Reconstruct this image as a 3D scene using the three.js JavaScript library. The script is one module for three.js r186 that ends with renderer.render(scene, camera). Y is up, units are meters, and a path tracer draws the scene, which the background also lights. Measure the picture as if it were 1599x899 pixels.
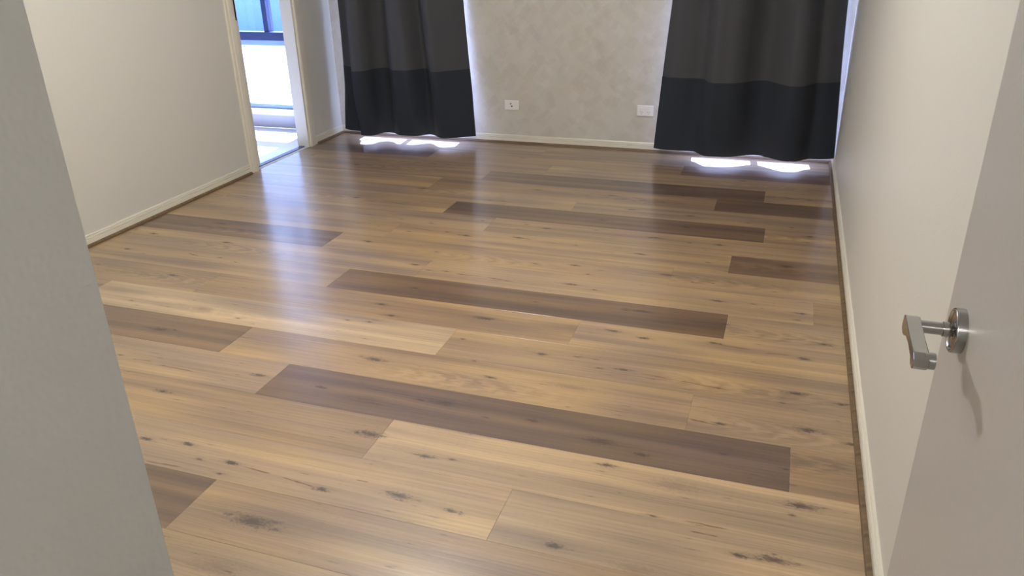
import * as THREE from 'three';
import { mergeGeometries } from 'three/addons/utils/BufferGeometryUtils.js';
import { RoundedBoxGeometry } from 'three/addons/geometries/RoundedBoxGeometry.js';

// ---------------------------------------------------------------- camera, sky, sun, lights, exposure
const scene = new THREE.Scene();
const camera = new THREE.PerspectiveCamera(40.183, 1599 / 899, 0.05, 80);
camera.position.set(0, 1.505, 0);
camera.rotation.order = 'YXZ';
camera.rotation.set(-0.42663, 0.338, -0.02359);
const renderer = new THREE.WebGLRenderer({ antialias: true });
renderer.toneMapping = THREE.LinearToneMapping;
renderer.toneMappingExposure = 1.0;
renderer.shadowMap.enabled = true;

scene.background = new THREE.Color().setRGB(1.9, 2.6, 4.5);         // bright hazy blue sky

const sun = new THREE.DirectionalLight(new THREE.Color().setRGB(0.58, 0.7, 1.2), 40);
sun.position.set(-2.2, 8.2, -12.2);                                  // high in front of the windows
sun.target.position.set(-1.6, 0, -5.6);
sun.castShadow = true;
sun.shadow.mapSize.set(2048, 2048);
Object.assign(sun.shadow.camera, { left: -9, right: 9, top: 9, bottom: -9, near: 0.5, far: 40 });
scene.add(sun, sun.target);

const LAMP = { x: -1.52, y: 2.02, z: -2.65, power: 7.2 };                // pendant globe in the middle of the room
const HALL = { x: -0.35, y: 2.28, z: 1.25, power: 3.6 };               // globe in the hall behind the camera

// ---------------------------------------------------------------- helpers
let seed = 7;
const rnd = () => { seed = (seed * 1664525 + 1013904223) >>> 0; return seed / 4294967296; };
const used = new Map();
function numbered(n) { const k = used.get(n) ?? 0; used.set(n, k + 1); return k ? n + '_' + String(k).padStart(3, '0') : n; }
function tag(o, label, category, kind, group) {
  Object.assign(o.userData, { label, category });
  if (kind) o.userData.kind = kind;
  if (group) o.userData.group = group;
  return o;
}
function obj(name, geos, mat, parent = scene) {
  let g = geos;
  if (Array.isArray(geos)) g = geos.length > 1 ? mergeGeometries(geos.map((q) => (q.index ? q.toNonIndexed() : q))) : geos[0];
  const m = new THREE.Mesh(g, mat);
  m.name = parent === scene ? numbered(name) : name;
  m.castShadow = m.receiveShadow = true;
  parent.add(m);
  return m;
}
function group(name, pos = [0, 0, 0]) { const g = new THREE.Group(); g.name = numbered(name); g.position.set(...pos); scene.add(g); return g; }
function boxUV(g) {                                                  // uv in metres, by the face's main axis
  const p = g.attributes.position, n = g.attributes.normal, uv = new Float32Array(p.count * 2);
  for (let i = 0; i < p.count; i++) {
    const a = [Math.abs(n.getX(i)), Math.abs(n.getY(i)), Math.abs(n.getZ(i))], x = p.getX(i), y = p.getY(i), z = p.getZ(i);
    const q = a[0] > a[1] && a[0] > a[2] ? [z, y] : a[1] > a[2] ? [x, z] : [x, y];
    uv[2 * i] = q[0]; uv[2 * i + 1] = q[1];
  }
  g.setAttribute('uv', new THREE.BufferAttribute(uv, 2));
  return g;
}
function bx(x0, x1, y0, y1, z0, z1, r = 0) {
  const w = Math.abs(x1 - x0), h = Math.abs(y1 - y0), d = Math.abs(z1 - z0);
  const g = r ? new RoundedBoxGeometry(w, h, d, 2, r) : new THREE.BoxGeometry(w, h, d);
  g.translate((x0 + x1) / 2, (y0 + y1) / 2, (z0 + z1) / 2);
  return boxUV(g.index ? g.toNonIndexed() : g);
}
function cyl(r0, r1, len, axis, c, seg = 28) {                       // cylinder along an axis, centred at c
  const g = new THREE.CylinderGeometry(r1, r0, len, seg);
  if (axis === 'x') g.rotateZ(-Math.PI / 2);
  if (axis === 'z') g.rotateX(Math.PI / 2);
  g.translate(...c);
  return g.toNonIndexed();
}
// profile [[out, up], ...] swept from a along t for len, `out` pointing along n
function sweep(profile, a, t, n, len) {
  const g0 = new THREE.ExtrudeGeometry(new THREE.Shape(profile.map(([x, y]) => new THREE.Vector2(x, y))), { depth: len, bevelEnabled: false, steps: 1 });
  const N = new THREE.Vector3(...n), T = new THREE.Vector3(...t), U = new THREE.Vector3().crossVectors(T, N);
  const up = U.lengthSq() && Math.abs(N.y) + Math.abs(T.y) < 0.5 ? new THREE.Vector3(0, 1, 0) : U;
  const m = new THREE.Matrix4().makeBasis(N, up, T).setPosition(...a);
  const g = g0.index ? g0.toNonIndexed() : g0, flip = m.determinant() < 0;
  g.applyMatrix4(m);
  if (flip) for (const k of ['position', 'normal', 'uv']) {
    const A = g.attributes[k], s = A.itemSize;
    for (let i = 0; i < A.count; i += 3) for (let c = 0; c < s; c++) {
      const q = A.array[(i + 1) * s + c]; A.array[(i + 1) * s + c] = A.array[(i + 2) * s + c]; A.array[(i + 2) * s + c] = q;
    }
  }
  g.computeVertexNormals();
  return boxUV(g);
}
// value noise
const TAB = new Float32Array(65536);
for (let i = 0; i < 65536; i++) TAB[i] = rnd();
function vn(x, y) {
  const xi = Math.floor(x), yi = Math.floor(y), fx = x - xi, fy = y - yi;
  const sx = fx * fx * (3 - 2 * fx), sy = fy * fy * (3 - 2 * fy);
  const a = ((xi & 255) << 8), b = (((xi + 1) & 255) << 8), c = yi & 255, d = (yi + 1) & 255;
  const p = TAB[a + c], q = TAB[b + c], r = TAB[a + d], s = TAB[b + d];
  return p + (q - p) * sx + (r - p) * sy + (p - q - r + s) * sx * sy;
}
function dataTex(w, h, fn, srgb, n = 1) {
  const d = new Uint8Array(w * h * 4), o = [0, 0, 0];
  for (let j = 0; j < h; j++) for (let i = 0; i < w; i++) {
    fn(i / w, j / h, o);
    const k = (j * w + i) * 4;
    for (let c = 0; c < 3; c++) d[k + c] = Math.max(0, Math.min(255, o[c]));
    d[k + 3] = 255;
  }
  const t = new THREE.DataTexture(d, w, h);
  t.magFilter = THREE.LinearFilter; t.minFilter = THREE.LinearMipmapLinearFilter; t.generateMipmaps = true;
  t.wrapS = t.wrapT = THREE.RepeatWrapping;
  if (srgb) t.colorSpace = THREE.SRGBColorSpace;
  t.needsUpdate = true;
  return t;
}

// ---------------------------------------------------------------- materials
// plaster: roller stipple, repeats every 0.6 m
const stipple = dataTex(512, 512, (u, v, o) => {
  const P = 64, w = (a, b, s) => vn(a * s + 3, b * s + 11);
  const n = 0.5 * vn((u * P) % P, (v * P) % P) + 0.5 * vn((u * 128) % 128 + 40, (v * 128) % 128 + 90) + 0 * w(u, v, 1);
  o[0] = o[1] = o[2] = 255 * n;
}, false);
stipple.repeat.set(1 / 0.6, 1 / 0.6);
const paint = (r, g, b, rough = 0.6, bump = 0.0006) => new THREE.MeshStandardMaterial({ color: new THREE.Color().setRGB(r, g, b), roughness: rough, bumpMap: stipple, bumpScale: bump });
const M = {
  wall: paint(0.62, 0.605, 0.555, 0.5, 0.0004),
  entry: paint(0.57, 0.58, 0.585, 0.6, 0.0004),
  ceiling: paint(0.8, 0.79, 0.76, 0.8),
  trim: new THREE.MeshStandardMaterial({ color: new THREE.Color().setRGB(0.72, 0.68, 0.58), roughness: 0.32 }),
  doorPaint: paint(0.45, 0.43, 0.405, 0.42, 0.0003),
  chrome: new THREE.MeshStandardMaterial({ color: new THREE.Color().setRGB(0.4, 0.4, 0.4), metalness: 1, roughness: 0.16 }),
  chromeDark: new THREE.MeshStandardMaterial({ color: new THREE.Color().setRGB(0.36, 0.3, 0.24), metalness: 1, roughness: 0.25 }),
  black: new THREE.MeshStandardMaterial({ color: new THREE.Color().setRGB(0.012, 0.012, 0.013), roughness: 0.35 }),
  plastic: new THREE.MeshStandardMaterial({ color: new THREE.Color().setRGB(0.78, 0.77, 0.75), roughness: 0.3 }),
  socketDark: new THREE.MeshStandardMaterial({ color: new THREE.Color().setRGB(0.03, 0.03, 0.03), roughness: 0.5 }),
  whiteFrame: new THREE.MeshStandardMaterial({ color: new THREE.Color().setRGB(0.75, 0.74, 0.74), roughness: 0.35 }),
  darkFrame: new THREE.MeshStandardMaterial({ color: new THREE.Color().setRGB(0.06, 0.08, 0.19), roughness: 0.35 }),
  glass: new THREE.MeshPhysicalMaterial({ color: 0xffffff, transmission: 1, thickness: 0, roughness: 0, ior: 1.5 }),
  lining: new THREE.MeshStandardMaterial({ color: new THREE.Color().setRGB(0.5, 0.5, 0.53), roughness: 0.9 }),
  concrete: paint(0.72, 0.71, 0.69, 0.9, 0.002),
  tile: new THREE.MeshStandardMaterial({ color: new THREE.Color().setRGB(0.84, 0.83, 0.8), roughness: 0.15 }),
  fence: new THREE.MeshStandardMaterial({ color: new THREE.Color().setRGB(0.15, 0.28, 0.66), roughness: 0.5 }),
  globe: new THREE.MeshStandardMaterial({ color: new THREE.Color().setRGB(0.8, 0.8, 0.78), roughness: 0.4, emissive: new THREE.Color().setRGB(1, 0.93, 0.82), emissiveIntensity: 2.5 }),
  brushed: new THREE.MeshStandardMaterial({ color: new THREE.Color().setRGB(0.45, 0.45, 0.45), metalness: 1, roughness: 0.35 }),
};
// brushed suede-effect paint of the window wall: overlapping criss-cross brush patches
function suede() {
  const W = 1536, H = 1024, c = document.createElement('canvas'); c.width = W; c.height = H;      // 3.84 m x 2.56 m, 400 px per metre
  const g = c.getContext('2d');
  g.fillStyle = 'rgb(197,193,183)'; g.fillRect(0, 0, W, H);
  for (let i = 0; i < 2600; i++) {
    const x = rnd() * W, y = rnd() * H, l = 18 + rnd() * 46, w = 12 + rnd() * 26, a = (rnd() < 0.5 ? 0.9 : -0.75) + (rnd() - 0.5) * 0.9;
    const t = rnd(), v = t < 0.5 ? [176, 171, 160] : t < 0.8 ? [210, 208, 202] : [188, 180, 164];
    g.save(); g.translate(x, y); g.rotate(a);
    g.fillStyle = `rgba(${v[0]},${v[1]},${v[2]},${0.08 + rnd() * 0.17})`;
    g.beginPath(); g.moveTo(-l / 2, -w / 2 * (0.6 + rnd() * 0.6)); g.lineTo(l / 2 * (0.7 + rnd() * 0.4), -w / 2); g.lineTo(l / 2, w / 2 * (0.5 + rnd() * 0.6)); g.lineTo(-l / 2 * (0.6 + rnd() * 0.5), w / 2); g.closePath(); g.fill();
    g.restore();
  }
  const t = new THREE.CanvasTexture(c); t.colorSpace = THREE.SRGBColorSpace; t.wrapS = t.wrapT = THREE.RepeatWrapping; t.repeat.set(1 / 3.84, 1 / 2.56);
  return t;
}
M.suede = new THREE.MeshStandardMaterial({ map: suede(), roughness: 0.5, color: new THREE.Color().setRGB(1, 1, 1) });
// woven curtain cloth
const weave = dataTex(256, 256, (u, v, o) => {
  const a = Math.sin(u * Math.PI * 2 * 64), b = Math.sin(v * Math.PI * 2 * 64), n = vn(u * 64, v * 64);
  o[0] = o[1] = o[2] = 130 + 50 * a * b + 60 * (n - 0.5);
}, false);
weave.repeat.set(10, 10);
const cloth = (r, g, b) => new THREE.MeshPhysicalMaterial({ color: new THREE.Color().setRGB(r, g, b), roughness: 0.92, bumpMap: weave, bumpScale: 0.0004, sheen: 0.15, sheenRoughness: 0.5, sheenColor: new THREE.Color().setRGB(r * 1.5, g * 1.5, b * 1.5) });
M.cloth = cloth(0.058, 0.06, 0.067);
M.clothBand = cloth(0.019, 0.024, 0.034);

// ---------------------------------------------------------------- room sizes (metres)
const XL = -3.475, XR = 0.357, ZB = -5.715, ZF = -0.18, HC = 2.42, WT = 0.09;
const DOOR_Z0 = -4.53, DOOR_Z1 = -5.21, DOOR_H = 2.06;               // opening in the left wall
const WIN_L = [-3.279, -2.345], WIN_R = [-0.654, 0.23], WIN_H = 2.12;
const SIDE_X = -5.9, WIN_S = [-4.9, -3.72], SIDE_SILL = 0.156;

// ---------------------------------------------------------------- floor: oak-look planks, each its own piece
const floor = group('floor');
tag(floor, 'oak look plank floor with mixed light, mid and dark brown boards', 'floor', 'structure');
obj('subfloor', bx(XL - 0.2, XR + 0.2, -0.15, -0.0082, ZB - 0.05, 2.3), new THREE.MeshStandardMaterial({ color: 0x2a211a, roughness: 0.9 }), floor);

const KNOTS = [
  [-2.73,-2.509,0], [-2.35,-2.526,4], [-2.14,-2.495,0], [-2.75,-2.805,1], [-2.40,-2.309,2], [-2.33,-2.323,0], [-2.39,-2.082,0], [-1.76,-2.108,1], [-1.49,-2.101,1], [-1.40,-2.343,2], [-1.60,-2.797,1], [-1.57,-2.625,0],
  [-1.67,-2.613,0], [-2.55,-3.033,0], [-2.03,-1.907,1], [-1.51,-2.705,1], [-1.12,-2.795,2], [-0.79,-2.568,1], [-0.56,-2.835,1], [-0.92,-2.346,1], [-1.02,-2.133,2], [-1.10,-2.130,0], [-0.95,-3.012,0], [-0.89,-3.463,1],
  [-0.80,-3.376,0], [-0.85,-3.238,1], [-0.73,-3.210,0], [-1.53,-2.998,1], [-1.47,-3.222,0], [-1.13,-2.595,0], [-0.46,-2.540,1], [-0.62,-2.364,4], [-0.84,-2.094,0], [-0.68,-2.121,1], [-1.29,-2.070,4], [-0.65,-2.585,0],
  [-1.02,-2.441,0], [-0.43,-3.469,1], [-0.31,-3.418,0], [-0.22,-3.432,0], [-0.18,-3.244,1], [-0.03,-3.255,0], [0.17,-3.215,1], [0.15,-3.148,0], [-0.55,-3.041,0], [-0.49,-3.049,2], [-0.43,-2.811,1], [-0.16,-2.847,1],
  [0.25,-2.956,1], [0.18,-2.815,1], [0.15,-2.552,2], [0.11,-2.475,0], [0.30,-2.525,1], [0.09,-3.731,2], [-0.08,-2.285,1], [0.19,-2.331,2], [-0.13,-3.026,0], [-0.55,-2.526,0], [-0.11,-2.510,0], [-1.87,-1.648,1],
  [-1.72,-1.665,1], [-1.52,-1.623,1], [-1.63,-1.607,0], [-1.52,-1.566,0], [-1.29,-1.412,3], [-1.17,-1.890,2], [-0.95,-1.833,1], [-0.86,-1.843,0], [-0.94,-1.636,2], [-0.77,-1.621,1], [-1.18,-1.594,1], [-1.27,-1.234,4],
  [-0.39,-1.959,1], [-0.22,-1.770,0], [-0.45,-1.574,1], [0.18,-1.937,2], [0.15,-1.889,0], [0.02,-1.685,1], [0.11,-1.696,2], [-0.44,-2.073,2], [-0.30,-2.040,1], [0.32,-2.290,1], [-0.18,-1.921,4], [0.19,-2.143,4],
  [-0.22,-1.553,4], [-0.06,-2.121,0], [0.13,-2.097,0], [-3.24,-3.032,1], [-3.27,-3.262,1], [-2.78,-3.258,1], [-3.00,-3.508,2], [-2.92,-3.767,0], [-3.19,-3.986,0], [-2.67,-3.064,0], [-2.59,-3.862,0], [-3.22,-2.813,0],
  [-2.83,-3.058,0], [-2.03,-3.479,1], [-1.65,-3.256,1], [-1.56,-3.705,1], [-1.68,-3.730,0], [-2.02,-3.856,0], [-2.15,-4.436,1], [-2.48,-4.151,1], [-2.35,-4.110,0], [-2.59,-4.884,0], [-2.85,-4.835,1], [-2.25,-4.854,0],
  [-1.76,-5.304,1], [-2.21,-5.268,0], [-1.43,-4.592,1], [-1.17,-3.930,1], [-1.27,-3.749,1], [-1.30,-3.963,0], [-1.56,-3.956,0], [-1.82,-3.834,0], [-1.56,-3.210,0], [-1.89,-3.678,0], [-0.95,-3.726,0], [-1.65,-4.315,0],
  [-1.56,-4.322,0], [-1.91,-4.819,0], [-1.08,-3.431,0], [-1.62,-3.444,0], [-0.95,-4.596,1], [-0.78,-4.369,1], [-0.44,-4.347,1], [-0.57,-3.947,1], [-0.24,-3.931,1], [-0.61,-3.696,1], [-0.27,-3.677,0], [-0.12,-4.311,0],
  [0.11,-4.298,0], [0.20,-4.176,1], [-0.44,-4.154,1], [-0.20,-5.116,1], [-0.90,-3.976,0], [-0.39,-3.920,0], [-0.91,-4.144,1],
];
const CRACKS = [
  [-2.32,-2.072,-2.23,-2.075], [-2.18,-2.062,-2.03,-2.060], [-1.25,-3.209,-1.12,-3.192], [-1.40,-3.203,-1.29,-3.210], [-0.15,-2.841,-0.02,-2.831], [0.04,-2.822,0.12,-2.827], [-0.39,-2.531,-0.30,-2.527], [-0.25,-2.520,-0.10,-2.510],
  [-0.19,-2.289,-0.10,-2.275], [-0.65,-2.591,-0.56,-2.587], [-1.46,-1.615,-1.37,-1.613], [-1.32,-1.608,-1.21,-1.596], [-1.10,-1.665,-1.06,-1.665], [-1.78,-1.550,-1.66,-1.556], [-0.18,-2.280,-0.09,-2.276], [-0.13,-1.777,-0.02,-1.779],
  [-0.11,-1.740,-0.04,-1.739], [-2.87,-3.070,-2.79,-3.050], [-1.41,-3.212,-1.33,-3.206], [-1.24,-3.201,-1.12,-3.191], [-1.90,-3.742,-1.77,-3.725], [-2.23,-4.127,-2.12,-4.108], [-1.28,-3.746,-1.20,-3.743], [-0.81,-3.679,-0.74,-3.683],
  [-0.22,-3.718,-0.18,-3.725],
];
// grain relief shared by all boards: long shallow brush lines
const grainBump = dataTex(1024, 256, (u, v, o) => {
  const x = u * 8, y = v * 64;
  let n = 0.55 * vn(x, y) + 0.3 * vn(u * 24 + 70, (v * 128) + 30) + 0.15 * vn(u * 90 + 20, v * 128 + 120);
  o[0] = o[1] = o[2] = 255 * n;
}, false);
grainBump.repeat.set(1 / 1.1, 1 / 0.45);
// sheen of the wear layer: slightly streaky along the grain
const coatRough = dataTex(512, 128, (u, v, o) => { o[0] = o[1] = o[2] = 255 * (0.5 + 0.5 * (0.6 * vn(u * 8 + 33, v * 32 + 5) + 0.4 * vn(u * 32, v * 64 + 60))); }, false);
coatRough.repeat.set(1 / 1.3, 1 / 0.4);
const PPM = 900;
// tone 0 = dark walnut board, 0.5 = mid oak, 1 = pale board
const STOPS = [[0, [98, 75, 56]], [0.25, [116, 91, 69]], [0.5, [149, 121, 91]], [0.75, [166, 139, 107]], [1, [178, 152, 121]]];
function toneColor(t) {
  for (let i = 1; i < STOPS.length; i++) if (t <= STOPS[i][0]) {
    const [a, ca] = STOPS[i - 1], [b, cb] = STOPS[i], f = (t - a) / (b - a);
    return ca.map((q, k) => q + (cb[k] - q) * f);
  }
  return STOPS[4][1];
}
const KSIZE = [[0.011, 0.0042, 0.62], [0.018, 0.0075, 0.66], [0.034, 0.012, 0.62], [0.042, 0.018, 0.75], [0.06, 0.02, 0.2]];
function plankTexture(x0, x1, za, zb, tone, id) {                    // x along the board, za (far) < zb (near)
  const L = x1 - x0, Wd = zb - za, w = Math.max(8, Math.round(L * PPM)), h = Math.max(8, Math.round(Wd * PPM));
  const base = toneColor(tone), ox = rnd() * 200, oy = rnd() * 200, dark = tone < 0.35;
  const red = rnd() - 0.5, swirl = rnd() < 0.45, sc = x0 + L * (0.2 + 0.6 * rnd()), sv = za + Wd * (0.3 + 0.4 * rnd());
  const kn = KNOTS.filter(([x, z]) => z > za - 0.004 && z < zb + 0.004 && x > x0 - 0.05 && x < x1 + 0.05).map(([x, z, s]) => ({ x, z, a: KSIZE[s][0] * (0.85 + 0.3 * rnd()), b: KSIZE[s][1] * (0.85 + 0.3 * rnd()), d: KSIZE[s][2], tail: (rnd() - 0.5) * 0.1 }));
  for (const q of kn.slice()) if (q.a > 0.014 && q.d > 0.3) for (let i = 0; i < 3; i++) kn.push({ x: q.x + (rnd() - 0.5) * q.a * 4, z: q.z + (rnd() - 0.5) * q.b * 1.8, a: Math.min(0.012, q.a * (0.25 + 0.35 * rnd())), b: Math.min(0.005, q.b * (0.25 + 0.3 * rnd())), d: 0.5 * q.d, tail: 0 });
  for (let i = 0; i < L * 7; i++) kn.push({ x: x0 + rnd() * L, z: za + rnd() * Wd, a: 0.006 + 0.012 * rnd(), b: 0.0012 + 0.0016 * rnd(), d: 0.2 + 0.25 * rnd(), tail: 0 });
  const cr = CRACKS.filter(([x, z, X, Z]) => (z + Z) / 2 > za && (z + Z) / 2 < zb && Math.max(x, X) > x0 && Math.min(x, X) < x1);
  const d = new Uint8Array(w * h * 4);
  for (let j = 0; j < h; j++) {
    const z = za + ((j + 0.5) / h) * Wd;
    for (let i = 0; i < w; i++) {
      const x = x0 + ((i + 0.5) / w) * L;
      let zz = z, k = 0, halo = 0;
      for (const q of kn) {
        const dx = (x - q.x) / q.a, dz = (z - q.z) / q.b;
        if (dx > 9 || dx < -9 || dz > 9 || dz < -9) continue;
        const r2 = dx * dx * 0.16 + dz * dz * 0.3;
        if (r2 > 7) continue;
        const e = Math.exp(-r2);
        zz = q.z + (zz - q.z) * (1 - 0.7 * e);
        const rr = dx * dx + dz * dz, wob = 0.55 + 0.9 * vn(x * 160 + ox, z * 260 + oy);
        k += q.d * Math.exp(-rr * 1.1 * wob * wob);
        halo += 0.16 * q.d * Math.exp(-(dx * dx * 0.12 + dz * dz * 0.45));
      }
      const wv = zz + 0.006 * (vn(x * 2.2 + ox, zz * 9 + oy) - 0.5);
      const lines = vn(x * 2.2 + ox, wv * 210 + oy) - 0.5;
      const fine = vn(x * 9 + oy, wv * 640 + ox) - 0.5;
      const band = vn(x * 0.9 + ox * 2, wv * 26 + oy * 2) - 0.5;
      const cloud = vn(x * 3.2 + oy, wv * 15 + ox) - 0.5;
      const pore = vn(x * 42 + ox, wv * 900 + oy);
      let m = 1 + 0.1 * lines + 0.07 * fine + (dark ? 0.34 : 0.2) * band + 0.2 * cloud - (pore > 0.8 ? 0.1 * (pore - 0.8) * 5 : 0);
      if (swirl) {                                                   // cathedral grain: nested arches on one stretch
        const ex = (x - sc) / 0.32, ez = (z - sv) / 0.05;
        if (ex > -2.5 && ex < 2.5) {
          const f = Math.exp(-ex * ex - ez * ez), s = Math.sin(((x - sc) * 55 + ez * ez * 5.5) + 4 * vn(x * 30 + ox, z * 110));
          m += (tone > 0.85 ? 0.03 : 0.08) * f * s;
        }
      }
      let crk = 0;
      for (const [ax, az, bx_, bz] of cr) {
        const t = (x - ax) / (bx_ - ax);
        if (t < -0.05 || t > 1.05) continue;
        const zc = az + (bz - az) * t + 0.004 * (vn(x * 40 + ox, oy) - 0.5), wd = 0.0019 * (0.5 + vn(x * 60, ox)) * Math.min(1, 6 * Math.min(t + 0.06, 1.06 - t));
        const q = Math.abs(z - zc) / Math.max(0.0004, wd);
        crk = Math.max(crk, q < 3 ? Math.exp(-q * q) : 0);
      }
      const kk = Math.min(0.8, k + halo), o = (j * w + i) * 4;
      const warm = 1 + 0.06 * red + (tone > 0.85 ? 0.05 : 0.15) * cloud + 0.04 * band;
      let r = base[0] * m * (0.995 + 0.02 * red), g = base[1] * m, b = base[2] * m / warm;
      r += (62 - r) * kk; g += (48 - g) * kk; b += (40 - b) * kk;
      r += (96 - r) * crk * 0.75; g += (58 - g) * crk * 0.75; b += (28 - b) * crk * 0.75;
      d[o] = Math.max(0, Math.min(255, r)); d[o + 1] = Math.max(0, Math.min(255, g)); d[o + 2] = Math.max(0, Math.min(255, b)); d[o + 3] = 255;
    }
  }
  const t = new THREE.DataTexture(d, w, h);
  t.colorSpace = THREE.SRGBColorSpace; t.magFilter = THREE.LinearFilter; t.minFilter = THREE.LinearMipmapLinearFilter; t.generateMipmaps = true; t.channel = 1; t.needsUpdate = true;
  return t;
}
function plankGeometry(x0, x1, za, zb) {                             // top face with a fine bevel; uv in metres, uv1 over the face
  const g = 0.0002, e = 0.0006, T = -0.008, X0 = x0 + g, X1 = x1 - g, Z0 = za + g, Z1 = zb - g;
  const ring = (i, y) => [[X0 + i, y, Z1 - i], [X1 - i, y, Z1 - i], [X1 - i, y, Z0 + i], [X0 + i, y, Z0 + i]];
  const top = ring(e, 0), mid = ring(0, -0.0004), bot = ring(0, T), P = [], uv = [], uv1 = [];
  const tri = (...v) => v.forEach((q) => { P.push(...q); uv.push(q[0], q[2]); uv1.push((q[0] - x0) / (x1 - x0), (q[2] - za) / (zb - za)); });
  const quad = (a, b, c, d) => { tri(a, b, c); tri(a, c, d); };
  quad(...top);
  for (let i = 0; i < 4; i++) { const n = (i + 1) % 4; quad(mid[i], mid[n], top[n], top[i]); quad(bot[i], bot[n], mid[n], mid[i]); }
  const geo = new THREE.BufferGeometry();
  geo.setAttribute('position', new THREE.Float32BufferAttribute(P, 3));
  geo.setAttribute('uv', new THREE.Float32BufferAttribute(uv, 2));
  geo.setAttribute('uv1', new THREE.Float32BufferAttribute(uv1, 2));
  geo.computeVertexNormals();
  return geo;
}
const U = 1.505, ROW = 0.15 * U, rowZ = (k) => -(1.3226 * U + k * ROW);   // near edge of row k
// board ends of each row from the near rows to the window wall, with the tone of each board
const ROWS = [
  [-4, [-1.6, -0.395], [0.6, 0.68, 0.6]], [-3, [-1.003], [0.2, 0.56]], [-2, [-1.62, -0.42], [0.5, 0.8, 0.86]], [-1, [-1.96, -0.755], [0.6, 0.6, 0.97]],
  [0, [-1.126, 0.093], [0.66, 0.24, 0.5]], [1, [-1.344, -0.125], [0.3, 0.62, 0.62]], [2, [-1.99, -0.786], [0.6, 0.98, 0.66]], [3, [-1.675, -0.472], [0.6, 0.6, 0.74]],
  [4, [-1.29, -0.084], [0.68, 0.25, 0.78]], [5, [-1.06, 0.143], [0.66, 0.74, 0.5]], [6, [-1.487, -0.278], [0.26, 0.68, 0.74]], [7, [-1.32, -0.11], [0.66, 0.68, 0.24]],
  [8, [-0.995], [0.68, 0.64]], [9, [-1.22, -0.017], [0.66, 0.2, 0.62]], [10, [-1.95, -0.745], [0.6, 0.64, 0.62]], [11, [-1.412, -0.214], [0.66, 0.48, 0.18]],
  [12, [-1.236, -0.036], [0.56, 0.18, 0.62]], [13, [-0.991], [0.56, 0.64]], [14, [-1.625, -0.405], [0.16, 0.55, 0.14]], [15, [-1.1], [0.52, 0.45]], [16, [-0.6], [0.5, 0.45]],
];
const plankMats = [];
function addPlank(x0, x1, za, zb, tone, mat) {
  if (!mat) {
    mat = new THREE.MeshPhysicalMaterial({ map: plankTexture(x0, x1, za, zb, tone), roughness: 0.48, bumpMap: grainBump, bumpScale: 0.0005, clearcoat: 1, clearcoatRoughness: 0.28, clearcoatRoughnessMap: coatRough });
    plankMats.push(mat);
  }
  obj('plank', plankGeometry(x0, x1, za, zb), mat, floor);
}
for (const [k, joints, tones] of ROWS) {
  const xs = [XL, ...joints.map((q) => q * U), XR];
  if (xs[1] - xs[0] > 1.84) { xs.splice(1, 0, xs[1] - 1.81); tones.unshift(tones[0] * 0.9); }
  const zb = rowZ(k), za = Math.max(ZB, rowZ(k + 1));
  for (let i = 0; i + 1 < xs.length; i++) if (xs[i + 1] - xs[i] > 0.01) addPlank(xs[i], xs[i + 1], za, zb, tones[i]);
}
for (let k = -5; rowZ(k + 1) < 2.2; k--) {                           // boards under and behind the camera, down the hall
  const zb = Math.min(2.25, rowZ(k)), za = rowZ(k + 1), xs = k > -13 ? [XL, -1.4 - 0.5 * ((k * k) % 3) / 2, XR] : [-0.9, XR];
  for (let i = 0; i + 1 < xs.length; i++) addPlank(xs[i], xs[i + 1], za, zb, 0.6, plankMats[(i * 7 - k * 5) % plankMats.length]);
}

// ---------------------------------------------------------------- walls, ceiling
const S = (o, label, category) => tag(o, label, category, 'structure');
S(obj('ceiling', bx(SIDE_X - 0.1, XR + 0.15, HC, HC + 0.12, ZB - 0.2, 2.4), M.ceiling), 'white plaster ceiling above the room', 'ceiling');
function holedWall(w, h, holes, depth) {
  const s = new THREE.Shape([[0, 0], [w, 0], [w, h], [0, h]].map((q) => new THREE.Vector2(...q)));
  for (const [a, b, c, d] of holes) s.holes.push(new THREE.Path([[a, c], [a, d], [b, d], [b, c]].map((q) => new THREE.Vector2(...q))));
  return new THREE.ExtrudeGeometry(s, { depth, bevelEnabled: false });
}
{ // window wall, 0.2 m thick
  const x0 = XL - WT, g = holedWall(XR + 0.15 - x0, HC, [[WIN_L[0] - x0, WIN_L[1] - x0, 0.0, WIN_H], [WIN_R[0] - x0, WIN_R[1] - x0, 0.0, WIN_H]].map(([a, b, c, d]) => [a, b, 0.13, d]), 0.2);
  g.translate(x0, 0, ZB - 0.2);
  S(obj('wall_back', boxUV(g), M.suede), 'beige wall with a mottled brushed paint finish between two dark curtains', 'wall');
}
{ // left wall with the doorway
  const g = holedWall(ZF - ZB, HC, [[DOOR_Z1 - ZB, DOOR_Z0 - ZB, 0.001, DOOR_H]], WT);
  g.rotateY(-Math.PI / 2); g.translate(XL, 0, ZB);
  g.computeVertexNormals();
  S(obj('wall_left', boxUV(g), M.wall), 'cream left wall with an open doorway at its far end', 'wall');
}
S(obj('wall_right', bx(XR, XR + 0.15, 0, HC, ZB - 0.2, 2.4), M.wall), 'cream right wall behind the open white door', 'wall');
S(obj('wall_entry', [bx(-0.72, -0.62, 0, HC, -0.535, 2.3)], M.entry), 'grey wall end in the left foreground beside the entry', 'wall');
S(obj('wall_front', bx(XL - WT, -0.72, 0, HC, ZF, ZF + 0.1), M.wall), 'cream wall beside the entry behind the viewer', 'wall');
S(obj('wall_hall', bx(-0.72, XR, 0, HC, 2.3, 2.4), M.wall), 'cream end wall of the hall behind the viewer', 'wall');
S(obj('wall_front_lintel', bx(-0.62, XR, 2.08, HC, ZF, ZF + 0.1), M.wall), 'cream wall above the entry door', 'wall');

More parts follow.
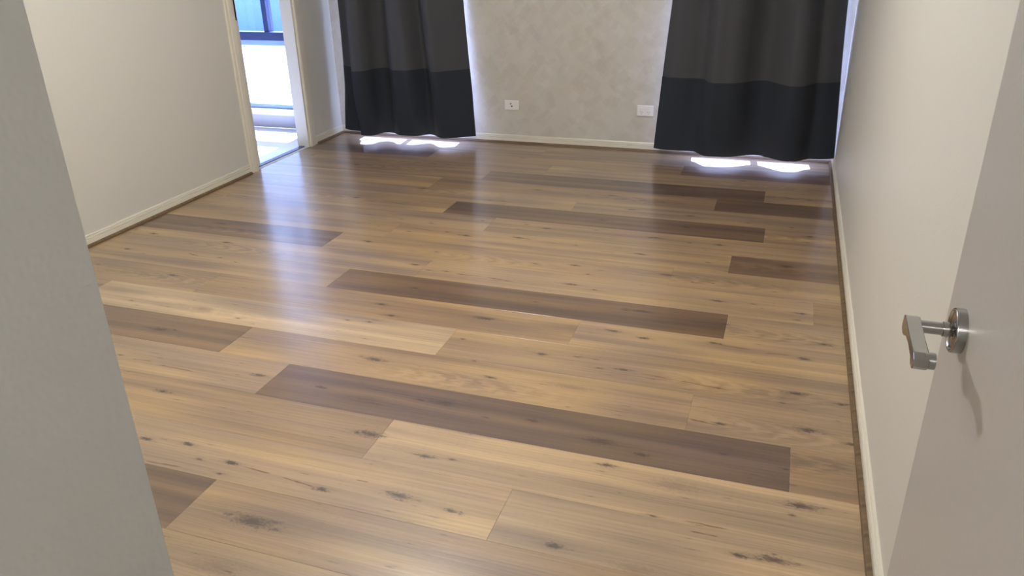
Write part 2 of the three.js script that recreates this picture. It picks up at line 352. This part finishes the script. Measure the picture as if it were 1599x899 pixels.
// skirting boards
const SKIRT = [[0, 0], [0.013, 0], [0.0135, 0.037], [0.0085, 0.039], [0.0085, 0.0425], [0.0135, 0.044], [0.0125, 0.0485], [0.0065, 0.0505], [0.0065, 0.054], [0.0105, 0.056], [0.0075, 0.062], [0, 0.062]];
const skirt = (n, side, a, t, nn, len, label) => S(obj('baseboard_' + side, sweep(SKIRT, a, t, nn, len), M.trim), label, 'skirting board');
skirt(0, 'left', [XL, 0, ZF], [0, 0, -1], [1, 0, 0], ZF - (DOOR_Z0 + 0.09), 'cream grooved skirting board along the left wall before the doorway');
skirt(0, 'left_corner', [XL, 0, DOOR_Z1 - 0.09], [0, 0, -1], [1, 0, 0], DOOR_Z1 - 0.09 - ZB, 'short cream skirting board between the doorway and the left curtain');
skirt(0, 'right', [XR, 0, ZB], [0, 0, 1], [-1, 0, 0], ZF - ZB, 'cream skirting board along the right wall');
skirt(0, 'back', [XL, 0, ZB], [1, 0, 0], [0, 0, 1], XR - XL, 'cream grooved skirting board along the window wall under the two wall outlets');
// wood-look scotia bead at the foot of the skirting
const woodBead = dataTex(512, 64, (u, v, o) => {
  const n = vn(u * 12, v * 9) - 0.5, m = vn(u * 40 + 9, v * 40) - 0.5;
  o[0] = 108 * (1 + 0.3 * n + 0.15 * m); o[1] = 88 * (1 + 0.3 * n + 0.15 * m); o[2] = 63 * (1 + 0.32 * n + 0.15 * m);
}, true);
woodBead.repeat.set(0.8, 8);
M.bead = new THREE.MeshStandardMaterial({ map: woodBead, roughness: 0.45 });
const BEAD = [[0.0135, 0.0002], [0.0285, 0.0002], [0.0285, 0.003], [0.0265, 0.0085], [0.022, 0.0125], [0.0165, 0.0145], [0.0135, 0.015]];
const bead = (n, a, t, nn, len, label) => S(obj('trim_' + n, sweep(BEAD, a, t, nn, len), M.bead), label, 'trim');
bead(1, [XL, 0, ZF], [0, 0, -1], [1, 0, 0], ZF - (DOOR_Z0 + 0.09), 'brown wood look bead at the foot of the left skirting');
bead(2, [XL, 0, DOOR_Z1 - 0.09], [0, 0, -1], [1, 0, 0], DOOR_Z1 - 0.09 - ZB, 'short brown bead between the doorway and the far left corner');
bead(3, [XR, 0, ZB], [0, 0, 1], [-1, 0, 0], ZF - ZB, 'brown wood look bead at the foot of the right skirting');
bead(4, [XL, 0, ZB], [1, 0, 0], [0, 0, 1], XR - XL, 'brown wood look bead at the foot of the window wall');

// ---------------------------------------------------------------- doorway in the left wall
const ARCH = [[0, 0], [0.085, 0], [0.085, 0.007], [0.079, 0.011], [0.06, 0.0125], [0.056, 0.016], [0.03, 0.018], [0.012, 0.018], [0.004, 0.016], [0, 0.011]];
function architrave(z0, sign) {                                      // vertical board: profile x along the wall away from the opening, y out of the wall
  const g = new THREE.ExtrudeGeometry(new THREE.Shape(ARCH.map(([a, b]) => new THREE.Vector2(a, b))), { depth: DOOR_H + 0.085, bevelEnabled: false });
  g.applyMatrix4(new THREE.Matrix4().makeBasis(new THREE.Vector3(0, 0, sign), new THREE.Vector3(1, 0, 0), new THREE.Vector3(0, 1, 0)).setPosition(XL, 0, z0));
  const q = g.index ? g.toNonIndexed() : g;
  if (sign < 0) { const A = q.attributes.position.array; for (let i = 0; i < A.length; i += 9) for (let c = 0; c < 3; c++) { const u = A[i + 3 + c]; A[i + 3 + c] = A[i + 6 + c]; A[i + 6 + c] = u; } }
  q.computeVertexNormals();
  return boxUV(q);
}
S(obj('trim_5', architrave(DOOR_Z0, 1), M.trim), 'cream architrave on the near side of the bright doorway', 'trim');
{
  const a = architrave(DOOR_Z1, -1);
  S(obj('trim_6', a, M.trim), 'cream architrave on the far side of the bright doorway', 'trim');
}
S(obj('trim_7', bx(XL, XL + 0.018, DOOR_H, DOOR_H + 0.085, DOOR_Z1, DOOR_Z0), M.trim), 'cream architrave over the bright doorway', 'trim');
S(obj('trim_8', [bx(XL - WT - 0.004, XL + 0.003, 0, DOOR_H, DOOR_Z1 - 0.001, DOOR_Z1 + 0.018), bx(XL - WT - 0.004, XL + 0.003, DOOR_H - 0.018, DOOR_H + 0.001, DOOR_Z1 + 0.018, DOOR_Z0)], M.trim), 'white jamb lining of the doorway facing the viewer', 'trim');
S(obj('trim_9', bx(XL - 0.075, XL - 0.035, 0, 0.006, DOOR_Z1 + 0.018, DOOR_Z0 + 0.01), M.darkFrame), 'dark floor track across the bright doorway', 'trim');
{ // cavity sliding door, its edge standing out of the wall, with a black flush pull
  const d = group('door_1', [XL - 0.045, 0, DOOR_Z0]);
  S(d, 'cream sliding door edge with a black pull at the doorway', 'door');
  obj('leaf', bx(-0.02, 0.02, 0.012, 2.04, -0.072, 0, 0.003), M.trim, d);
  const h = obj('handle', [bx(0.0195, 0.0225, 1.0, 1.2, -0.062, -0.034, 0.001)], M.black, d);
  obj('finger_recess', [bx(0.0226, 0.026, 1.012, 1.188, -0.057, -0.051, 0.001), bx(0.0226, 0.026, 1.012, 1.188, -0.045, -0.039, 0.001)], M.black, h);
  obj('screw', cyl(0.0022, 0.0022, 0.0012, 'x', [0.0266, 1.03, -0.042], 12), M.chrome, h);
}

// ---------------------------------------------------------------- room beyond the doorway
S(obj('floor_side_room', bx(SIDE_X, XL - 0.04, -0.1, -0.001, ZB, -2.4), M.tile), 'pale sunlit floor of the room beyond the doorway', 'floor');
S(obj('wall_side_left', bx(SIDE_X - 0.1, SIDE_X, 0, HC, ZB - 0.2, -2.4), M.wall), 'pale far wall of the room beyond the doorway', 'wall');
S(obj('wall_side_front', bx(SIDE_X, XL - WT, 0, HC, -2.5, -2.4), M.wall), 'pale near wall of the room beyond the doorway', 'wall');
{
  const w = XL - WT - SIDE_X, g = holedWall(w, HC, [[WIN_S[0] - SIDE_X, WIN_S[1] - SIDE_X, 0.11, WIN_H]], 0.2);
  g.translate(SIDE_X, 0, ZB - 0.2);
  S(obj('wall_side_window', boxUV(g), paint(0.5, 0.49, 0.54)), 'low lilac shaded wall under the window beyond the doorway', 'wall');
}
function windowUnit(n, x0, x1, y0, y1, z, fw, mat, opts, label) {
  const w = group('window_' + n, [0, 0, z]);
  S(w, label, 'window');
  const d = 0.035;
  obj('frame', [bx(x0, x0 + fw, y0, y1, -d, d), bx(x1 - fw, x1, y0, y1, -d, d), bx(x0 + fw, x1 - fw, y1 - fw, y1, -d, d)], mat, w);
  obj('bottom_rail', bx(x0 + fw, x1 - fw, y0, y0 + opts.sill, -d, d), opts.beadMat ?? mat, w);
  const rails = opts.rail ? [[y0 + opts.sill, opts.rail[0]], [opts.rail[1], y1 - fw]] : [[y0 + opts.sill, y1 - fw]];
  if (opts.rail) {
    obj('transom', bx(x0 + fw, x1 - fw, opts.rail[0] + 0.042, opts.rail[1], -d, d + 0.012), mat, w);
    obj('transom_bead', bx(x0 + fw, x1 - fw, opts.rail[0], opts.rail[0] + 0.042, -d, d - 0.008), opts.beadMat, w);
  }
  for (const [a, b] of rails) {
    const split = opts.mullion && a > 0.3 ? [x0 + fw, opts.mullion - 0.022, opts.mullion + 0.022, x1 - fw] : opts.mullion && !opts.rail ? [x0 + fw, opts.mullion - 0.022, opts.mullion + 0.022, x1 - fw] : null;
    if (split) obj('mullion', bx(split[1], split[2], a, b, -d, d), mat, w);
    const spans = split ? [[split[0], split[1]], [split[2], split[3]]] : [[x0 + fw, x1 - fw]];
    for (const [p, q] of spans) obj('pane', bx(p, q, a, b, -0.003, 0.003).applyMatrix4(new THREE.Matrix4()), M.glass, w);
  }
  return w;
}
M.frameBlue = new THREE.MeshStandardMaterial({ color: new THREE.Color().setRGB(0.36, 0.5, 0.72), roughness: 0.35 });
windowUnit(1, WIN_L[0], WIN_L[1], 0.13, WIN_H, ZB - 0.07, 0.045, M.whiteFrame, { sill: 0.035, mullion: -2.82 }, 'tall window behind the left dark curtain');
windowUnit(2, WIN_R[0], WIN_R[1], 0.13, WIN_H, ZB - 0.07, 0.045, M.whiteFrame, { sill: 0.035, mullion: -0.18 }, 'tall window behind the right dark curtain');
windowUnit(3, WIN_S[0], WIN_S[1], SIDE_SILL, WIN_H, ZB - 0.08, 0.045, M.darkFrame, { sill: 0.036, rail: [0.676, 0.783], mullion: -4.115, beadMat: M.frameBlue }, 'dark framed window with bright lower pane beyond the doorway');
S(obj('trim_10', bx(WIN_S[0] - 0.03, WIN_S[1] + 0.03, 0.11, 0.1555, ZB - 0.12, ZB + 0.012, 0.003), M.whiteFrame), 'white sill board of the window beyond the doorway', 'trim');

// ---------------------------------------------------------------- outside: paved yard and steel fence
S(obj('ground', bx(-16, 12, -0.25, -0.12, -22, ZB - 0.2), M.concrete), 'pale sunlit paving outside the windows', 'ground');
{
  const f = group('fence', [0, -0.12, -12.7]);
  tag(f, 'blue grey steel panel fence seen through the upper window panes', 'fence');
  for (let i = 0; i < 9; i++) {
    const x = -13.8 + i * 2.4, P = [];
    for (let k = 0; k <= 12; k++) { const q = (k / 12) * 2.34, u = k % 2; P.push([q, u ? 0.03 : 0], [Math.min(2.34, q + 0.12), u ? 0.03 : 0]); }
    const s = new THREE.Shape([...P.map(([a, b]) => new THREE.Vector2(a, b)), ...P.reverse().map(([a, b]) => new THREE.Vector2(a, b + 0.006))]);
    const g = new THREE.ExtrudeGeometry(s, { depth: 2.1, bevelEnabled: false });
    g.rotateX(-Math.PI / 2); g.translate(x + 0.03, 0, 0);
    obj('panel', g, M.fence, f);
    obj('post', bx(x - 0.03, x + 0.03, 0, 2.15, -0.04, 0.04), M.darkFrame, f);
  }
}

// ---------------------------------------------------------------- the open room door on the right
{
  const X = 0.222, d = group('door_2', [X, 0, ZF]);
  S(d, 'white open door with a chrome lever handle at the right edge', 'door');
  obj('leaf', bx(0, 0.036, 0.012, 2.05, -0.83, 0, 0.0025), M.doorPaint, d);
  const hz = -0.741, hy = 1.0757;
  const rose = new THREE.LatheGeometry([[0.0262, 0], [0.0262, 0.0095], [0.0255, 0.0112], [0.0242, 0.0118], [0.0228, 0.0112], [0.0215, 0.0085], [0.0115, 0.0075], [0.0105, 0.0105], [0.0, 0.0105]].map(([a, b]) => new THREE.Vector2(a, b)), 56);
  const lever = (s) => {                                             // lathe axis turned to point out of the door face
    const arm = new THREE.Shape();
    arm.moveTo(-0.0095, 0); arm.absarc(0, 0, 0.0098, Math.PI, 0, true); arm.lineTo(0.0078, -0.088); arm.absarc(-0.001, -0.094, 0.0088, 0.1, -Math.PI, true); arm.lineTo(-0.0098, -0.001);
    return arm;
  };
  for (const s of [-1, 1]) {                                         // room face, then the wall side
    const x0 = s < 0 ? 0 : 0.036, at = (t) => x0 + s * t;
    const r = rose.clone().rotateZ(s < 0 ? Math.PI / 2 : -Math.PI / 2).translate(x0, hy, hz);
    const ext = (g) => g;
    // strap: a bent bar running level from the neck towards the hinge, 20 mm wide, with a rounded return
    const bar = new THREE.ExtrudeGeometry((() => { const q = new THREE.Shape(); const top = [[-0.0105, -0.004], [-0.0085, 0.0075], [0, 0.0105], [0.012, 0.0098], [0.04, 0.0075], [0.074, 0.0068], [0.083, 0.0072]]; const bot = [[0.0915, 0.003], [0.092, -0.004], [0.086, -0.0095], [0.077, -0.0095], [0.071, -0.004], [0.045, -0.001], [0.02, -0.003], [0.008, -0.009], [0, -0.0105], [-0.0085, -0.0085]]; top.forEach(([a, b], i) => (i ? q.lineTo(a, b) : q.moveTo(a, b))); bot.forEach(([a, b]) => q.lineTo(a, b)); return q; })(), { depth: 0.0135, bevelEnabled: true, bevelSize: 0.0012, bevelThickness: 0.0012, bevelSegments: 2 });
    // shape x -> +z along the door, shape y -> up, depth -> out of the face
    bar.applyMatrix4(new THREE.Matrix4().makeBasis(new THREE.Vector3(0, 0, 1), new THREE.Vector3(0, 1, 0), new THREE.Vector3(-1, 0, 0)).setPosition(s < 0 ? -0.0465 : 0.036 + 0.061, hy, hz));
    const lv = obj('lever', [bar.index ? bar.toNonIndexed() : bar, cyl(0.0074, 0.0074, 0.037, 'x', [at(0.029), hy, hz]), cyl(0.0088, 0.0088, 0.008, 'x', [at(0.0165), hy, hz]),
      cyl(0.0092, 0.009, 0.011, 'x', [at(0.0445), hy - 0.0008, hz + 0.083])].map((g) => { const q = g.clone(); q.deleteAttribute('uv'); return q; }), M.chrome, d);
    obj('rose', r, M.chrome, lv);
    obj('rose_inset', cyl(0.0213, 0.0213, 0.0006, 'x', [at(0.0092), hy, hz], 40), M.chromeDark, lv);
  }
  for (const y of [0.2, 1.03, 1.85]) obj('hinge', cyl(0.007, 0.007, 0.1, 'y', [-0.004, y, 0.004], 14), M.brushed, d);
}
S(obj('trim_11', [bx(XR - 0.06, XR, 0, 2.08, ZF + 0.006, ZF + 0.1)], M.trim), 'cream jamb on the hinge side of the open door', 'trim');

// ---------------------------------------------------------------- curtains
const HEM_L = [[-3.379,-5.604],[-3.310,-5.569],[-3.196,-5.544],[-3.128,-5.427],[-3.052,-5.437],[-3.027,-5.469],[-3.009,-5.533],[-2.967,-5.566],[-2.911,-5.557],[-2.842,-5.503],[-2.784,-5.502],[-2.711,-5.507],[-2.680,-5.527],[-2.646,-5.562],[-2.615,-5.585],[-2.565,-5.564],[-2.496,-5.502],[-2.451,-5.490],[-2.392,-5.521],[-2.297,-5.582],[-2.243,-5.621]];
const HEM_R = [[-0.860,-5.587],[-0.798,-5.560],[-0.700,-5.555],[-0.614,-5.561],[-0.570,-5.553],[-0.520,-5.488],[-0.483,-5.454],[-0.408,-5.457],[-0.342,-5.465],[-0.278,-5.499],[-0.232,-5.535],[-0.183,-5.559],[-0.134,-5.560],[-0.084,-5.527],[-0.025,-5.481],[0.023,-5.450],[0.071,-5.448],[0.118,-5.466],[0.157,-5.517],[0.188,-5.547],[0.267,-5.560],[0.352,-5.599]];
function hemCurve(pts, n) {
  const c = new THREE.CatmullRomCurve3(pts.map(([x, z]) => new THREE.Vector3(x, 0, z)), false, 'centripetal');
  return c.getSpacedPoints(n);
}
function sheet(line, cx, shrink, y0, y1, ny, off, lean) {
  const P = [], UV = [], I = [], n = line.length;
  let s = 0;
  for (let i = 0; i < n; i++) {
    if (i) s += line[i].distanceTo(line[i - 1]);
    const a = line[Math.max(0, i - 1)], b = line[Math.min(n - 1, i + 1)], t = b.clone().sub(a).normalize();
    for (let j = 0; j <= ny; j++) {
      const y = y0 + ((y1 - y0) * j) / ny, h = Math.min(1.0, y - 0.06);
      const k = 1 - shrink * h, zm = -5.535, amp = 1.55 + 0.12 * Math.sin(y * 1.7 + i * 0.05);
      const x = cx + (line[i].x - cx) * k + 0.01 * Math.sin(y * 2.3 + line[i].x * 9) * Math.min(1, h) - lean * h, z = zm + (line[i].z - zm) * (amp - (amp - 1) * Math.max(0, 1 - h * 3)) - 0.012 * Math.min(1, h);
      P.push(x + t.z * off, y, z - t.x * off);
      UV.push(s, y);
    }
  }
  for (let i = 0; i + 1 < n; i++) for (let j = 0; j < ny; j++) { const a = i * (ny + 1) + j, b = a + ny + 1; I.push(a, b, b + 1, a, b + 1, a + 1); }
  const g = new THREE.BufferGeometry();
  g.setAttribute('position', new THREE.Float32BufferAttribute(P, 3));
  g.setAttribute('uv', new THREE.Float32BufferAttribute(UV, 2));
  g.setIndex(I); g.computeVertexNormals();
  return g;
}
function curtain(pts, cx, shrink, lean, label, rodLabel) {
  const line = hemCurve(pts, 220), c = group('curtain', [cx, 0, -5.535]);
  tag(c, label, 'curtain', null, 'dark curtains over the two tall windows');
  const loc = (g) => g.translate(-cx, 0, 5.535);
  obj('upper_drape', loc(sheet(line, cx, shrink, 0.556, 2.2, 22, 0, lean)), M.cloth, c);
  obj('lower_band', loc(sheet(line, cx, shrink, 0.058, 0.558, 10, -0.0015, lean)), M.clothBand, c);
  obj('lining', loc(sheet(line, cx, shrink, 0.066, 2.19, 24, 0.005, lean)), M.lining, c);
  // rod with brackets and rings, above the picture
  const w = (pts[pts.length - 1][0] - pts[0][0]) * (1 - shrink), r = group('curtain_rod', [cx - lean, 2.24, -5.535]);
  tag(r, rodLabel, 'curtain rod');
  obj('pole', cyl(0.012, 0.012, w + 0.06, 'x', [0, 0, 0]), M.brushed, r);
  for (const s of [-1, 1]) obj('bracket', [bx(s * (w / 2 - 0.03) - 0.01, s * (w / 2 - 0.03) + 0.01, -0.02, 0.02, -0.18, -0.172), bx(s * (w / 2 - 0.03) - 0.006, s * (w / 2 - 0.03) + 0.006, -0.014, -0.006, -0.175, 0.012)], M.brushed, r);
  for (let i = 0; i < 9; i++) { const g = new THREE.TorusGeometry(0.022, 0.003, 8, 20); g.rotateY(Math.PI / 2); g.translate(-w / 2 + 0.06 + (i * (w - 0.12)) / 8, -0.013, 0); obj('ring', g, M.brushed, r); }
}
curtain(HEM_L, -2.797, 0.098, 0.036, 'dark grey curtain with a darker lower band beside the bright doorway', 'metal rod carrying the dark curtain beside the doorway');
curtain(HEM_R, -0.25, 0.086, -0.006, 'dark grey curtain with a darker lower band in the corner by the right wall', 'metal rod carrying the dark curtain by the right wall');

// ---------------------------------------------------------------- wall outlets
function plate(name, x, y, w, h, label) {
  const p = group(name, [x, y, ZB]);
  tag(p, label, 'wall outlet');
  obj('plate', bx(-w / 2, w / 2, -h / 2, h / 2, 0, 0.009, 0.0028), M.plastic, p);
  return p;
}
{
  const p = plate('aerial_socket', -1.972, 0.291, 0.116, 0.073, 'white wall plate with one dark round socket near the left curtain');
  obj('face', bx(-0.045, 0.045, -0.024, 0.024, 0.0085, 0.011, 0.001), M.plastic, p);
  const c = obj('socket', [new THREE.TorusGeometry(0.0075, 0.0018, 10, 28).translate(0, -0.008, 0.0115).toNonIndexed()], M.plastic, p);
  obj('socket_hole', cyl(0.0068, 0.0068, 0.003, 'z', [0, -0.008, 0.0105], 24), M.socketDark, c);
  obj('button', cyl(0.006, 0.006, 0.003, 'z', [-0.008, 0.011, 0.0115], 20), new THREE.MeshStandardMaterial({ color: 0x8f8f8a, roughness: 0.5 }), p);
  for (const s of [-1, 1]) obj('screw', cyl(0.003, 0.003, 0.001, 'z', [s * 0.05, 0, 0.0095], 14), M.plastic, p);
}
{
  const p = plate('power_outlet', -0.953, 0.294, 0.118, 0.078, 'white double power outlet with two rocker switches beside the right curtain');
  for (const s of [-1, 1]) {
    const b = obj('switch', bx(s * 0.026 - 0.008, s * 0.026 + 0.008, 0.008, 0.024, 0.0085, 0.0145, 0.002), M.plastic, p);
    b.rotation.x = 0.02;
    const k = obj('socket', bx(s * 0.026 - 0.018, s * 0.026 + 0.018, -0.03, 0.004, 0.0086, 0.0102, 0.0008), M.plastic, p);
    const slot = (dx, dy, a) => { const g = new THREE.BoxGeometry(0.0022, 0.008, 0.0012); g.rotateZ(a); g.translate(s * 0.026 + dx, dy, 0.0101); return g; };
    obj('pin_slot', [slot(-0.007, -0.008, -0.55), slot(0.007, -0.008, 0.55), slot(0, -0.02, 0)], M.socketDark, k);
  }
}

// ---------------------------------------------------------------- lamps
function globeLamp(name, L, drop, label) {
  const g = group(name, [L.x, L.y, L.z]);
  tag(g, label, 'ceiling light');
  obj('shade', new THREE.SphereGeometry(0.095, 32, 20), M.globe, g);
  obj('canopy', cyl(0.05, 0.045, 0.03, 'y', [0, HC - L.y - 0.015, 0]), M.whiteFrame, g);
  obj('stem', cyl(0.008, 0.008, HC - L.y - 0.13, 'y', [0, (HC - L.y) / 2 + 0.04, 0], 14), M.whiteFrame, g);
  const p = new THREE.PointLight(new THREE.Color().setRGB(1, 0.975, 0.93), L.power, 0, 2);
  p.castShadow = true; p.shadow.radius = 2.4; p.shadow.bias = -0.002;
  g.add(p);
}
globeLamp('pendant_light', LAMP, 0.3, 'white globe pendant light hanging in the middle of the bedroom');
globeLamp('hall_light', HALL, 0.1, 'white globe light on the hall ceiling behind the viewer');

renderer.render(scene, camera);
